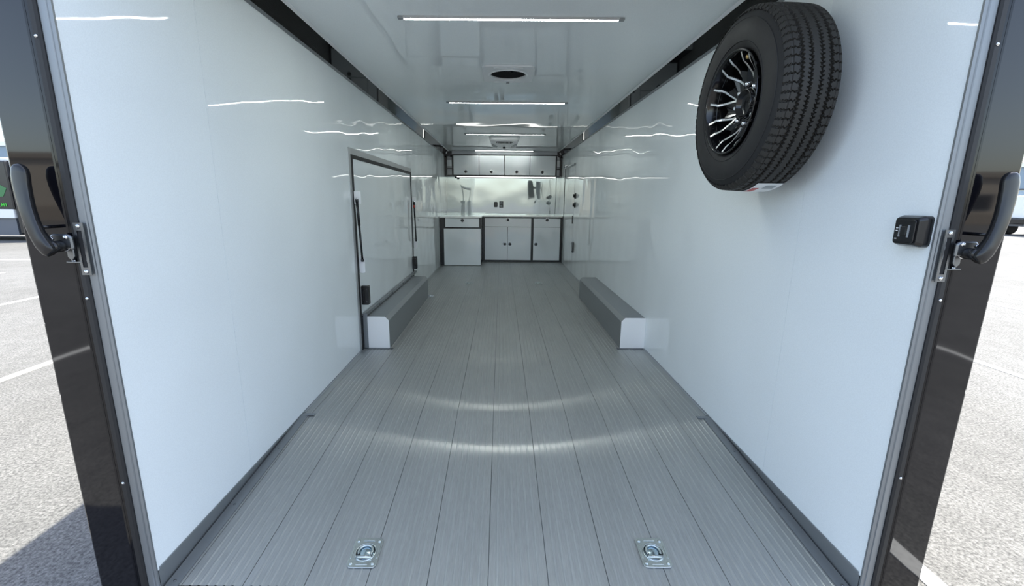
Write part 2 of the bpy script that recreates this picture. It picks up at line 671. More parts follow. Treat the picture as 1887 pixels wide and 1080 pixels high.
# ------------------------------------------------------------------ door_1: top-hinged escape door on the left with struts
y0, y1, zt = DOOR1
d1 = thing('door_1', (-HW, y0, 0), kind='structure')
X = -HW
fw = .048
obj('door_leaf', MB().box(X - .004, X + .002, y0 + fw + .036, y1 - fw - .030, .285, zt - fw - .030), 'wall', d1)
mb = MB()
mb.box(X - .004, X + .005, y0, y0 + fw, .0, zt)
mb.box(X - .004, X + .005, y1 - fw, y1, .245, zt)
mb.box(X - .004, X + .005, y0 + fw, y1 - fw, zt - fw, zt)
obj('frame', mb, 'door_frame', d1, bevel=.0015)
mb = MB()
a, b = y0 + fw, y1 - fw
mb.box(X - .004, X + .008, a + .0005, a + .036, .001, zt - fw - .0005)
mb.box(X - .004, X + .008, b - .030, b - .0005, .285, zt - fw - .0005)
mb.box(X - .004, X + .008, a + .036, b - .030, zt - fw - .030, zt - fw - .0005)
obj('gasket', mb, 'rubber', d1)
# hollow square sill tube along the bottom of the door
mb = MB()
o_, i_ = .026, .019
for (xa, xb, za, zb) in ((X + .012, X + .012 + o_, .286, .290), (X + .012, X + .012 + o_, .286 + o_ - .004, .286 + o_), (X + .012, X + .016, .290, .286 + o_ - .004), (X + .008 + o_, X + .012 + o_, .290, .286 + o_ - .004)):
    mb.box(xa, xb, y0 + .105, y1 - .02, za, zb)
obj('sill_tube', mb, 'alu_dull', d1)
obj('tube_bore', MB().box(X + .0165, X + .0335, y0 + .12, y1 - .03, .2905, .3075), 'gap', d1)
obj('upright_channel', MB().box(X + .010, X + .046, y0 + .090, y0 + .104, .0045, .312), 'alu', d1, bevel=.003)
for k in range(4):
    y = 3.95 + k * .5
    obj('hinge_pin', MB().lathe([(0, .007), (.010, .007), (.013, 0)], (X + .038, y, .299), 'x', 10), 'steel', d1)


def latch(y, z, sgn):
    h = obj('latch', MB().prism(rrect(X + .003, X + .064, z - .082, z + .082, .008, 3), 'y', y, y + .05), 'plastic', d1, bevel=.003)
    obj('latch_tongue', MB().box(X + .012, X + .028, y - .012, y, z - .045, z + .045), 'black', h, bevel=.003)
    for dz in (-.055, .055):
        obj('screw', MB().lathe([(0, .005), (-.003, .004), (-.004, 0)], (X + .046, y, z + dz), 'y', 10), 'steel', h)


latch(3.565, .465, 1)
latch(5.70, .435, 1)


def gas_strut(y, zt_, zb_, label, red):
    r = thing('gas_strut', (X, y, zb_), label, 'strut', 'gas struts of the left side door')
    u = obj('upper_bracket', MB().prism(rrect(X + .013, X + .066, zt_ - .050, zt_ + .050, .008, 3), 'y', y, y + .004), 'alu_bright', r)
    obj('bracket_foot', MB().box(X + .012, X + .016, y + .004, y + .045, zt_ - .05, zt_ + .05), 'alu_bright', u)
    l = obj('lower_bracket', MB().prism(rrect(X + .013, X + .060, zb_ - .070, zb_ + .070, .014, 4), 'y', y + .03, y + .034), 'alu_bright', r)
    obj('bracket_foot', MB().box(X + .012, X + .016, y + .034, y + .075, zb_ - .06, zb_ + .06), 'alu_bright', l)
    for q, zz in ((u, zt_ - .012), (l, zb_ + .035)):
        yy = y if q is u else y + .03
        obj('ball_stud', MB().lathe([(0, .007), (-.006, .007), (-.010, .010), (-.016, .011), (-.021, .008), (-.023, 0)], (X + .038 if q is u else X + .046, yy, zz), 'y', 14), 'chrome', q)
    pa, pb = Vector((X + .038, y - .013, zt_ - .012)), Vector((X + .046, y + .017, zb_ + .035))
    m = pa.lerp(pb, .42)
    obj('cylinder', MB().sweep([pa.lerp(pb, .04), m], [.0105, .0105], 14, (1, 0, 0)), 'black', r)
    obj('piston_rod', MB().sweep([m, pb.lerp(pa, .02)], [.0085, .0085], 12, (1, 0, 0)), 'black', r)
    for t in (.0, .97):
        p, q = pa.lerp(pb, max(t, .0)), pa.lerp(pb, t + .045)
        obj('end_socket', MB().sweep([p, q], [.012, .012], 12, (1, 0, 0)), 'plastic', r)
    if red:
        obj('red_sleeve', MB().sweep([pa.lerp(pb, .09), pa.lerp(pb, .15)], [.0135, .0135], 14, (1, 0, 0)), 'red', r)
    return r


gas_strut(3.50, 1.275, .735, 'black gas strut at the near edge of the left side door', False)
gas_strut(5.775, 1.245, .685, 'black gas strut with red sleeve at the far edge of the left side door', True)

# ------------------------------------------------------------------ door_2: flush entry door at the front right
y0, y1, zt = DOOR2
d2 = thing('door_2', (HW, y0, 0), kind='structure')
obj('door_leaf', MB().box(HW + .0005, HW + .0055, y0 + .001, y1 - .001, .006, zt), 'wall', d2)
mb = MB()
mb.box(HW - .004, HW + .0058, y1, y1 + .024, .0, zt + .012)
mb.box(HW - .005, HW + .0058, y0 + .001, y1, .0005, .0055)
obj('gasket', mb, 'rubber', d2)
obj('edge_strip', MB().box(HW - .002, HW + .0005, y0 - .004, y0 + .003, .006, zt), 'alu_dull', d2)
for z in (1.337, 1.187):
    k = obj('deadbolt', MB().lathe([(0, .046), (-.014, .046), (-.022, .038), (-.024, .030), (-.024, 0)], (HW + .0004, 7.47, z), 'x', 28), 'plastic', d2)
    obj('thumb_turn', MB().box(HW - .046, HW - .024, 7.463, 7.477, z - .028, z + .028), 'black', k, bevel=.003)
obj('pull_slot', MB().prism(rrect(7.66, 7.715, .86, 1.0, .015, 4), 'x', HW - .010, HW + .0004), 'black', d2, bevel=.003)
h = obj('paddle_latch', MB().prism(rrect(7.44, 7.58, .375, .555, .02, 4), 'x', HW - .020, HW + .0004), 'plastic', d2, bevel=.004)
obj('paddle', MB().prism(rrect(7.46, 7.55, .40, .53, .012, 4), 'x', HW - .030, HW - .019), 'grey_plastic', h, bevel=.003)
a = obj('closer_arm', MB().sweep([(HW - .018, 8.72, 1.900), (HW - .028, 8.2, 1.875), (HW - .016, 7.62, 1.868)], [.010, .010, .010], 10), 'chrome', d2)
obj('arm_mount', MB().box(HW - .03, HW + .0004, 8.68, 8.78, 1.875, 1.935), 'chrome', a, bevel=.004)
obj('arm_mount', MB().box(HW - .024, HW + .0004, 7.60, 7.66, 1.855, 1.885), 'grey_plastic', a, bevel=.004)

# ------------------------------------------------------------------ wheel boxes
def wheel_box(s, y0, y1, xin, h, label):
    r = thing('wheel_box', (s * HW, y0, 0), label, 'wheel box', 'aluminium wheel boxes')
    xo = s * (HW - .0005)
    xi = s * xin
    p = [(xo, .0005), (xi, .0005), (xi, h - .032), (xi + s * .030, h), (xo, h)]
    obj('cover', MB().prism(p, 'y', y0, y1), 'alu_dull', r, bevel=.002)
    xo2 = s * (HW - .045) if s < 0 else xo
    p = [(xo2, .004), (xi, .004), (xi, h - .030), (xi + s * .032, h + .004), (xo2, h + .004)]
    obj('end_plate', MB().prism(p, 'y', y0 - .005, y0), 'endplate', r, bevel=.001)
    a, b = sorted((s * (HW - .012), xi - s * .030))
    obj('floor_strip', MB().box(a, b, y0 - .03, y0 - .005, .0022, .0045), 'steel', r)
    return r


wbl = wheel_box(-1, 3.56, 5.57, .993, .278, 'grey metal wheel box under the left side door, bright end plate')
wbr = wheel_box(1, 3.60, 5.62, 1.010, .272, 'grey metal wheel box along the right wall, bright end plate')
# pair of small bright tabs on the floor at the far end of the left wheel box
t = thing('floor_tab', (-.97, 5.58, .002), 'small bright metal tab on floor by far end of left wheel box', 'bracket')
obj('base_plate', MB().prism(rrect(-1.0, -.93, 5.575, 5.64, .008, 3), 'z', .002, .006), 'chrome', t, bevel=.0015)
obj('ear', MB().box(-.992, -.972, 5.585, 5.605, .006, .022), 'chrome', t, bevel=.002)
obj('ear', MB().box(-.955, -.937, 5.585, 5.605, .006, .022), 'chrome', t, bevel=.002)

# ------------------------------------------------------------------ cabinets at the front wall
def knob(parent, x, y, z, r=.030):
    k = obj('latch', MB().lathe([(0, .040), (-.003, .040), (-.006, .034)], (x, y, z), 'y', 28), 'chrome', parent)
    obj('push_button', MB().lathe([(-.003, r), (-.012, r), (-.016, r * .75), (-.015, 0)], (x, y, z), 'y', 24), 'plastic', k)
    return k


def front(name, parent, x0, x1, z0, z1, yf, knob_at=None, m='cabinet'):
    d = obj(name, MB().box(x0, x1, yf, yf + .02, z0, z1), m, parent, bevel=.0025)
    if knob_at:
        knob(d, knob_at[0], yf, knob_at[1])
    return d


TOP = .925
YM = 8.90
# middle unit
mu = thing('base_cabinet', (.09, YM, 0), 'wide white base cabinet with two doors under one drawer, middle of the back row', 'cabinet', 'white base cabinets at the far end')
x0, x1 = -.418, .598
mb = MB()
mb.box(x0, x0 + .042, YM, YM + .03, 0.002, TOP)
mb.box(x1 - .018, x1, YM, YM + .03, 0.002, TOP)
mb.box(x0 + .042, x1 - .018, YM, YM + .03, .002, .036)
mb.box(x0 + .042, x1 - .018, YM, YM + .03, TOP - .030, TOP)
mb.box(x0, x1, YM + .03, YB - .01, .002, TOP)
obj('carcass', mb, 'black', mu)
a, b = x0 + .045, x1 - .021
front('drawer', mu, a, b, .722, TOP - .032, YM - .004, ((a + b) / 2, .865))
mid = .094
front('door', mu, a, mid - .004, .040, .716, YM - .004, (mid - .055, .372))
front('door', mu, mid + .004, b, .040, .716, YM - .004, (mid + .052, .372))
# right unit
ru = thing('base_cabinet', (.9, YM, 0), 'narrow white base cabinet with one door and drawer against the right wall', 'cabinet', 'white base cabinets at the far end')
x0, x1 = .600, HW - .004
mb = MB()
mb.box(x0, x0 + .024, YM, YM + .03, .002, TOP)
mb.box(x1 - .042, x1, YM, YM + .03, .002, TOP)
mb.box(x0 + .024, x1 - .042, YM, YM + .03, .002, .036)
mb.box(x0 + .024, x1 - .042, YM, YM + .03, TOP - .030, TOP)
mb.box(x0, x1, YM + .03, YB - .01, .002, TOP)
obj('carcass', mb, 'black', ru)
a, b = x0 + .027, x1 - .045
front('drawer', ru, a, b, .722, TOP - .032, YM - .004, ((a + b) / 2, .868))
front('door', ru, a, b, .040, .716, YM - .004, (a + .055, .372))
# left unit, deeper, with a drawer over a plain panel
YL = 8.31
lu = thing('base_cabinet', (-.78, YL, 0), 'deep white base cabinet with drawer above a plain panel in the left corner', 'cabinet', 'white base cabinets at the far end')
x0, x1 = -1.165, -.420
mb = MB()
mb.box(x0, x0 + .048, YL + .02, YL + .05, .002, TOP)
mb.box(x1 - .040, x1, YL + .02, YL + .05, .002, TOP)
mb.box(x0 + .048, x1 - .040, YL + .02, YL + .05, .70, .742)
mb.box(x0 + .048, x1 - .040, YL + .02, YL + .05, TOP - .012, TOP)
mb.box(x0, x1, YL + .05, YB - .01, .002, TOP)
mb.box(x0 - .045, x0, YL + .06, YB - .01, .002, TOP)
obj('carcass', mb, 'black', lu)
front('drawer', lu, -1.106, -.458, .742, TOP - .014, YL + .014, (-.776, .872))
front('front_panel', lu, -1.133, -.428, .008, .716, YL)
# worktop
wt = thing('worktop', (0, 8.88, TOP), 'white worktop with bright metal edge running over the base cabinets', 'worktop')
obj('top', MB().box(-.405, HW - .004, YM - .010, YB - .004, TOP + .0005, TOP + .020), 'cabinet', wt)
obj('top', MB().box(-HW + .004, -.4055, YL + .006, YB - .004, TOP + .0005, TOP + .020), 'cabinet', wt)
obj('nosing', MB().box(-.404, HW - .004, YM - .022, YM - .0105, TOP - .004, TOP + .022), 'edge', wt, bevel=.004)
obj('nosing', MB().box(-HW + .004, -.404, YL - .006, YL + .0055, TOP - .004, TOP + .022), 'edge', wt, bevel=.004)
# upper cabinet
YU = 9.25
uc = thing('wall_cabinet', (0, YU, 1.75), 'row of four white overhead cabinet doors in a black frame on the back wall', 'cabinet')
mb = MB()
xl, xr = -HW + .006, HW - .006
zb, ztop = 1.738, 2.235
cp = [(-1.04, zb), (1.085, zb), (1.085, ztop - .055), (-1.04, ztop - .055)]
mb.box(-1.036, 1.081, YU + .022, YB - .004, zb + .02, H - .07)
mb.box(xl, xr, YU, YB - .004, zb, zb + .020)
mb.box(-1.062, -1.036, YU, YU + .022, zb + .02, H - .07)
mb.box(1.081, 1.107, YU, YU + .022, zb + .02, H - .07)
mb.box(-1.036, 1.081, YU, YU + .022, H - .090, H - .070)
mb.box(xl, xl + .045, YU, YU + .022, zb + .02, ZT - .02)
mb.box(xr - .045, xr, YU, YU + .022, zb + .02, ZT - .02)
# sloping corner pieces following the cove
mb.prism([(xl, ZT - .05), (-1.062, H - .090), (-1.062, H - .010), (-1.115, H - .010), (xl, ZT - .010)], 'y', YU, YU + .022)
mb.prism([(xr, ZT - .05), (1.107, H - .090), (1.107, H - .010), (1.115, H - .010), (xr, ZT - .010)], 'y', YU, YU + .022)
obj('frame', mb, 'black', uc)
obj('top_rail', MB().box(-1.062, 1.107, YU - .004, YU + .0215, H - .069, H - .004), 'alu_dull', uc)
edges = [-1.036, -.503, .021, .547, 1.081]
for i in range(4):
    a, b = edges[i] + .005, edges[i + 1] - .005
    front('door', uc, a, b, zb + .024, H - .093, YU - .006, ((a + b) / 2 - .008, 1.826))
for a, b, s in ((xl + .045, -1.062, -1), (1.107, xr - .045, 1)):
    e = obj('corner_panel', MB().box(a, b, YU + .06, YU + .07, zb + .02, 2.12), 'alu_dull', uc)
    obj('lamp_lens', MB().box(a + .003, b - .003, YU + .004, YU + .06, 1.935, 2.055), 'white_plastic', e, bevel=.004)
    obj('shelf', MB().box(a, b, YU + .015, YU + .06, 1.880, 1.896), 'black', e)

# under-cabinet light
ul = thing('under_cabinet_light', (0, 9.30, 1.73), 'long thin lit light bar under the overhead cabinets', 'light')
obj('housing', MB().box(-1.0, 1.09, 9.285, 9.325, 1.720, 1.737), 'alu', ul, bevel=.002)
obj('diffuser', MB().box(-.965, 1.085, 9.281, 9.29, 1.716, 1.730), 'led_under', ul)
obj('end_cap', MB().lathe([(0, .018), (.05, .018), (.055, .012)], (-1.01, 9.30, 1.712), 'x', 16), 'plastic', ul)

# ------------------------------------------------------------------ sockets on the back wall
s = thing('wall_socket', (-.157, YB, 1.158), 'round-cornered black covered socket on the back wall', 'socket')
obj('cover', MB().prism(rrect(-.198, -.118, 1.102, 1.216, .022, 5), 'y', YB - .032, YB - .0002), 'plastic', s, bevel=.008)
obj('lid', MB().prism(rrect(-.190, -.126, 1.112, 1.19, .018, 5), 'y', YB - .040, YB - .031), 'black', s, bevel=.004)
s = thing('wall_socket', (-.034, YB, 1.158), 'black two-outlet socket plate on the back wall beside the seam', 'socket')
p = obj('plate', MB().prism(rrect(-.080, .006, 1.092, 1.228, .008, 4), 'y', YB - .010, YB - .0002), 'black', s, bevel=.003)
for z in (1.192, 1.128):
    q = obj('outlet', MB().prism(rrect(-.060, -.014, z - .024, z + .024, .012, 4), 'y', YB - .014, YB - .009), 'grey_plastic', s, bevel=.002)
    for dx in (-.010, .010):
        obj('slot', MB().box(-.037 + dx - .003, -.037 + dx + .003, YB - .0146, YB - .0135, z - .010, z + .010), 'gap', q)

# ------------------------------------------------------------------ ceiling lights
led_labels = ['long lit ceiling light bar nearest the opening', 'second lit ceiling light bar from the opening, beyond the roof fan',
              'third lit ceiling light bar, just before the ceiling air conditioner', 'farthest lit ceiling light bar, against the overhead cabinets']


def led_bar(x0, x1, y, label):
    r = thing('ceiling_light', ((x0 + x1) / 2, y, H), label, 'light', 'LED bars on the ceiling')
    mb = MB().box(x0 + .03, x1 - .03, y - .0135, y + .0135, H - .008, H - .0005)
    mb.box(x0 + .03, x1 - .03, y - .0135, y - .0106, H - .0130, H - .008)
    mb.box(x0 + .03, x1 - .03, y + .0106, y + .0135, H - .0130, H - .008)
    obj('housing', mb, 'steel_light', r)
    obj('diffuser', MB().box(x0 + .034, x1 - .034, y - .0104, y + .0104, H - .0126, H - .0082), 'led', r)
    for a, b in ((x0, x0 + .0335), (x1 - .0335, x1)):
        obj('end_cap', MB().box(a, b, y - .013, y + .013, H - .013, H - .0005), 'grey_plastic', r, bevel=.003)
    return r


first = led_bar(-.610, .624, 2.600, led_labels[0])
for y, lb in zip((4.690, 6.875, 9.12), led_labels[1:]):
    c_ = copy_tree(first)
    c_.location = (.012, y, H)
    c_['label'] = lb
    if y > 9:                                        # the last bar burns dimmer
        for ch in c_.children:
            if ch.name.startswith('diffuser'):
                ch.data = ch.data.copy()
                ch.data.materials[0] = MT['led_dim']

# ------------------------------------------------------------------ roof fan
fan = thing('roof_fan', (.007, 3.66, H), 'square white roof fan with round dark opening in the ceiling', 'fan')
cx, cy, z = .007, 3.665, H
mb = MB()
outer = rrect(cx - .200, cx + .200, cy - .225, cy + .225, .035, 5)
rn = 48
ring = [(cx + .137 * math.cos(2 * math.pi * k / rn), cy + .137 * math.sin(2 * math.pi * k / rn)) for k in range(rn)]
# plate with a round hole: connect the outer outline to ring by angle
def plate_with_hole(mb, cx, cy, half, hole, z0, z1, n=48):
    top, bot = [], []
    hx, hy = half
    for zz, lst in ((z1, top), (z0, bot)):
        for k in range(n):
            t = 2 * math.pi * k / n
            c_, s_ = math.cos(t), math.sin(t)
            q = (abs(c_ / hx) ** 10 + abs(s_ / hy) ** 10) ** (-1 / 10)
            lst.append(((cx + q * c_, cy + q * s_, zz), (cx + hole * c_, cy + hole * s_, zz)))
    vs = [v for pr in top for v in pr] + [v for pr in bot for v in pr]
    fs = []
    o = 2 * n
    for k in range(n):
        l = (k + 1) % n
        fs += [(2 * k, 2 * l, 2 * l + 1, 2 * k + 1), (o + 2 * k, o + 2 * k + 1, o + 2 * l + 1, o + 2 * l),
               (2 * k, o + 2 * k, o + 2 * l, 2 * l), (2 * k + 1, 2 * l + 1, o + 2 * l + 1, o + 2 * k + 1)]
    mb.add(vs, fs)
    return mb


obj('garnish', plate_with_hole(MB(), cx, cy, (.200, .225), .137, z - .014, z - .0005), 'white_plastic', fan, bevel=.004)
obj('ring', MB().torus((cx, cy, z - .013), .147, .008, 'z', 48, 10), 'white_plastic', fan)
for sx in (-1, 1):
    for sy in (-1, 1):
        obj('moulded_rib', MB().box(cx + sx * .06 - .05, cx + sx * .06 + .05, cy + sy * .195 - .005, cy + sy * .195 + .005, z - .018, z - .013), 'white_plastic', fan, bevel=.002)
obj('well', MB().lathe([(-.012, .1385), (.11, .1385), (.112, .10), (.113, 0)], (cx, cy, z), 'z', 40, caps=False), 'gap', fan)
blades = obj('hub', MB().lathe([(.10, .030), (.028, .034), (.018, .026), (.016, 0)], (cx, cy, z), 'z', 24), 'plastic', fan)
for k in range(6):
    t0 = k * math.pi / 3
    vs = []
    for r_, w_ in ((.028, .22), (.09, .30), (.128, .26)):
        for d_, dz in ((-w_, .062), (w_, .036)):
            vs.append((cx + r_ * math.cos(t0 + d_), cy + r_ * math.sin(t0 + d_), z + dz))
    obj('blade', MB().add(vs, [(0, 1, 3, 2), (2, 3, 5, 4)], True), 'plastic', blades)
obj('crank_knob', MB().box(cx - .013, cx + .013, cy + .198, cy + .216, z - .026, z - .014), 'grey_plastic', fan, bevel=.003)

# ------------------------------------------------------------------ ceiling air conditioner
ac = thing('air_conditioner', (.003, 7.6, H), 'white ceiling air conditioner with dark louvre near the overhead cabinets', 'air conditioner')
vs = []
for zz, k in ((H - .0005, 1.04), (H - .050, 1.0), (H - .072, .93)):
    for (px, py) in rrect(-.235 * k, .235 * k, 7.62 - .53 * k, 7.62 + .50 * k, .09, 5):
        f = 1 - (py - 7.1) * .10
        vs.append((.003 + px * f, py, zz))
n = len(vs) // 3
fs = [tuple(range(2 * n, 3 * n))]
for i in range(2):
    for k in range(n):
        l = (k + 1) % n
        fs.append((i * n + k, i * n + l, (i + 1) * n + l, (i + 1) * n + k))
obj('shroud', MB().add(vs, fs), 'white_plastic', ac)
zl = H - .072
lv = obj('louvre', MB().prism([(.003 - .120, 7.20), (.003 + .120, 7.20), (.003 + .135, 7.28), (.003 + .115, 7.42), (.003 - .115, 7.42), (.003 - .135, 7.28)], 'z', zl - .002, zl + .004), 'gap', ac)
for k in range(11):
    x = .003 - .110 + k * .022
    obj('slat', MB().box(x - .003, x + .003, 7.205, 7.415, zl - .010, zl - .001), 'white_plastic', lv)
for sx in (-1, 1):
    p = [(.003 + sx * .115, 7.82), (.003 + sx * .205, 7.42), (.003 + sx * .215, 7.60), (.003 + sx * .185, 7.93), (.003 + sx * .125, 7.95)]
    obj('return_grille', MB().prism(p, 'z', zl - .004, zl + .003), 'grey_plastic', ac)
obj('control_knob', MB().lathe([(0, .022), (-.022, .020), (-.026, .014)], (.003, 7.93, zl), 'z', 20), 'plastic', ac)

# ------------------------------------------------------------------ tie-down rings
def d_ring(x, y, label):
    z = zf(y) + .0022
    r = thing('tie_down_ring', (x, y, z), label, 'tie-down', 'recessed tie-down rings in the floor')
    hx, hy = .056, .066
    mb = plate_with_hole(MB(), x, y, (hx, hy), .036, z, z + .004, 40)
    pl = obj('plate', mb, 'zinc', r, bevel=.0012)
    obj('rim', MB().torus((x, y, z + .0040), .0385, .0032, 'z', 36, 8), 'zinc', pl)
    for a, b, c_, d_ in ((-.022, .022, .050, .056), (-.022, .022, -.056, -.050), (-.051, -.046, -.028, .028), (.046, .051, -.028, .028)):
        obj('pressed_rib', MB().box(x + a, x + b, y + c_, y + d_, z + .003, z + .0062), 'zinc', pl, bevel=.0014)
    obj('cup', MB().lathe([(.0005, .035), (.0006, .030), (.003, .022), (.006, .010), (.0068, 0)], (x, y + .002, z), 'z', 32), 'zinc_blue', r)
    rg = MB().torus((x, y + .002, z + .0075), .0265, .0045, 'z', 28, 8, R(-35), R(215))
    obj('ring', rg, 'zinc', r)
    obj('ring_bar', MB().sweep([(x - .029, y - .026, z + .009), (x + .029, y - .026, z + .009)], [.0060, .0060], 10), 'zinc', r)
    for sx in (-1, 1):
        for sy in (-1, 1):
            obj('rivet', MB().lathe([(.0035, .0075), (.0065, .0065), (.0085, .003), (.0088, 0)], (x + sx * .041, y + sy * .050, z), 'z', 14), 'zinc', pl)
    return r


near = d_ring(-.553, 1.425, 'left tie-down ring in the near floor by the opening')
# tilt near rings with the sloping floor
near.rotation_euler = (math.atan(.0775), 0, 0)
spots = [(.564, 1.435, 'right tie-down ring in the near floor by the opening', True),
         (-.528, 6.55, 'small tie-down ring far down the floor, before the left base cabinet', False),
         (.547, 6.58, 'small tie-down ring far down the floor, before the right base cabinet', False)]
for x, y, lb, sl in spots:
    c_ = copy_tree(near)
    c_.location = (x, y, zf(y) + .0022)
    c_.rotation_euler = (math.atan(.0775), 0, 0) if sl else (0, 0, 0)
    c_['label'] = lb

# ------------------------------------------------------------------ square switch lamp on the right wall
lb = thing('scene_light', (HW, 1.29, 1.19), 'black square lamp box on the right wall beside the opening', 'lamp')
yc, zc = 1.312, 1.188
hx = []
for dx, sz in ((.0002, 1.0), (-.020, 1.0), (-.034, .90), (-.038, .86)):
    hx.append((HW + dx, [(yc + (p - 0) * sz, zc + q * sz) for p, q in rrect(-.044, .044, -.046, .046, .012, 4)]))
vs, fs = [], []
n = len(hx[0][1])
for x, pl in hx:
    vs += [(x, a, b) for a, b in pl]
for i in range(len(hx) - 1):
    for k in range(n):
        l = (k + 1) % n
        fs.append((i * n + k, i * n + l, (i + 1) * n + l, (i + 1) * n + k))
fs.append(tuple(range((len(hx) - 1) * n, len(hx) * n)))
obj('housing', MB().add(vs, fs), 'plastic', lb)
fc = obj('face', MB().prism(rrect(yc - .033, yc + .033, zc - .035, zc + .035, .008, 4), 'x', HW - .043, HW - .0375), 'black', lb, bevel=.002)
obj('switch_rocker', MB().box(HW - .048, HW - .043, yc - .012, yc + .008, zc - .014, zc + .014), 'plastic', fc, bevel=.002)
for dy in (-.016, .012):
    obj('ridge', MB().box(HW - .047, HW - .043, yc + dy - .0015, yc + dy + .0015, zc - .018, zc + .018), 'grey_plastic', fc)
for dz in (.008, .0, -.024):
    obj('mark', MB().box(HW - .0436, HW - .0428, yc + .020, yc + .027, zc + dz - .0015, zc + dz + .0015), 'white_plastic', fc)

# ------------------------------------------------------------------ strike plates and latch handles on the rear posts
def strike(s, label):
    r = thing('strike_plate', (s * 1.243, YR, 1.12), label, 'strike plate', 'strike plates of the rear opening')
    y = YR - .012
    x0, x1 = sorted((s * 1.229, s * 1.257))
    za, zb_ = 1.046, 1.197
    mb = MB()
    mb.box(x0, x0 + .007, y, y + .003, za + .022, zb_ - .022)
    mb.box(x1 - .007, x1, y, y + .003, za + .022, zb_ - .022)
    mb.box(x0, x1, y, y + .003, za, za + .022)
    mb.box(x0, x1, y, y + .003, zb_ - .022, zb_)
    obj('plate', mb, 'steel', r)
    obj('slot', MB().box(x0 + .0065, x1 - .0065, y + .0025, y + .010, za + .02, zb_ - .02), 'gap', r)
    xm = s * 1.2365
    vs = []
    for k in range(12):
        z_ = za + .023 + k * (zb_ - za - .046) / 11
        j = random.uniform(-.001, .001)
        vs += [(xm - s * .0015, y + .002, z_), (xm + s * (.002 + j), y + .0021, z_)]
    obj('torn_edge', MB().add(vs, [(2 * k, 2 * k + 1, 2 * k + 3, 2 * k + 2) for k in range(11)]), 'grey_plastic', r)
    for z_ in (za + .010, zb_ - .010):
        obj('rivet', MB().lathe([(0, .0065), (-.003, .0055), (-.0045, 0)], ((x0 + x1) / 2, y, z_), 'y', 14), 'chrome', r)
    return r


strike(-1, 'slotted metal strike plate on the left jamb')
strike(1, 'slotted metal strike plate on the right jamb')


def handle(s, label):
    r = thing('latch_handle', (s * 1.30, YR, 1.13), label, 'handle', 'black latch handles of the rear opening')
    Y = lambda d: YR - d
    # bracket cover plate with two screws
    p = [(s * 1.252, 1.122), (s * 1.300, 1.128), (s * 1.316, 1.140), (s * 1.316, 1.156), (s * 1.306, 1.166), (s * 1.262, 1.166), (s * 1.252, 1.158)]
    br = obj('bracket', MB().prism(p, 'y', Y(.030), Y(.020)), 'steel', r, bevel=.004)
    obj('bracket_web', MB().prism([(s * 1.262, 1.158), (s * 1.278, 1.158), (s * 1.282, 1.10), (s * 1.272, 1.088), (s * 1.262, 1.10)], 'y', Y(.020), Y(.0005)), 'steel', br, bevel=.002)
    for x_, z_ in ((1.266, 1.157), (1.308, 1.152)):
        obj('screw', MB().lathe([(0, .0065), (-.003, .0055), (-.004, 0)], (s * x_, Y(.030), z_), 'y', 14), 'chrome', br)
    # barrel from the post out to the lever
    obj('collar', MB().lathe([(Y(.0005), .017), (Y(.020), .017), (Y(.022), .0155)], (s * 1.285, 0, 1.132), 'y', 24), 'chrome', r)
    obj('barrel', MB().lathe([(Y(.018), .0155), (Y(.052), .0165), (Y(.060), .014)], (s * 1.285, 0, 1.132), 'y', 24), 'plastic', r)
    path = [(1.281, .056, 1.116), (1.288, .058, 1.124), (1.299, .060, 1.142), (1.311, .060, 1.168), (1.321, .058, 1.200), (1.329, .055, 1.235),
            (1.335, .051, 1.270), (1.338, .048, 1.300), (1.338, .046, 1.325), (1.336, .046, 1.342), (1.334, .047, 1.350), (1.333, .048, 1.354)]
    pts = [(s * a, Y(b), c_) for a, b, c_ in path]
    rad = [(a_ * 1.16, b_ * 1.16) for a_, b_ in ((.012, .011), (.0165, .0135), (.0172, .0125), (.016, .0105), (.0155, .010), (.016, .010), (.017, .010), (.018, .010), (.0185, .010), (.0165, .009), (.0115, .007), (.004, .003))]
    # extra smoothing of path by midpoints
    P2, R2 = [], []
    for i in range(len(pts) - 1):
        for t in (0, .5):
            P2.append(tuple(Vector(pts[i]).lerp(Vector(pts[i + 1]), t)))
            R2.append(tuple(rad[i][q] * (1 - t) + rad[i + 1][q] * t for q in (0, 1)))
    P2.append(pts[-1]); R2.append(rad[-1])
    obj('lever', MB().sweep(P2, R2, 20, (0, 1, 0), True, .62), 'plastic', r)
    # small stop pin and keeper tab
    obj('stop_pin', MB().sweep([(s * 1.309, Y(.001), 1.186), (s * 1.313, Y(.050), 1.186)], [.0048, .0048], 10), 'black', r)
    obj('keeper_tab', MB().prism([(s * 1.245, Y(.0005)), (s * 1.305, Y(.0005)), (s * 1.292, Y(.016)), (s * 1.262, Y(.022))], 'z', 1.083, 1.0855), 'steel', r)
    obj('keeper_screw', MB().lathe([(0, .006), (.004, .005), (.006, 0)], (s * 1.276, Y(.008), 1.0855), 'z', 12), 'chrome', r)
    return r


handle(-1, 'black curved latch handle on the left black post')
handle(1, 'black curved latch handle on the right black post')

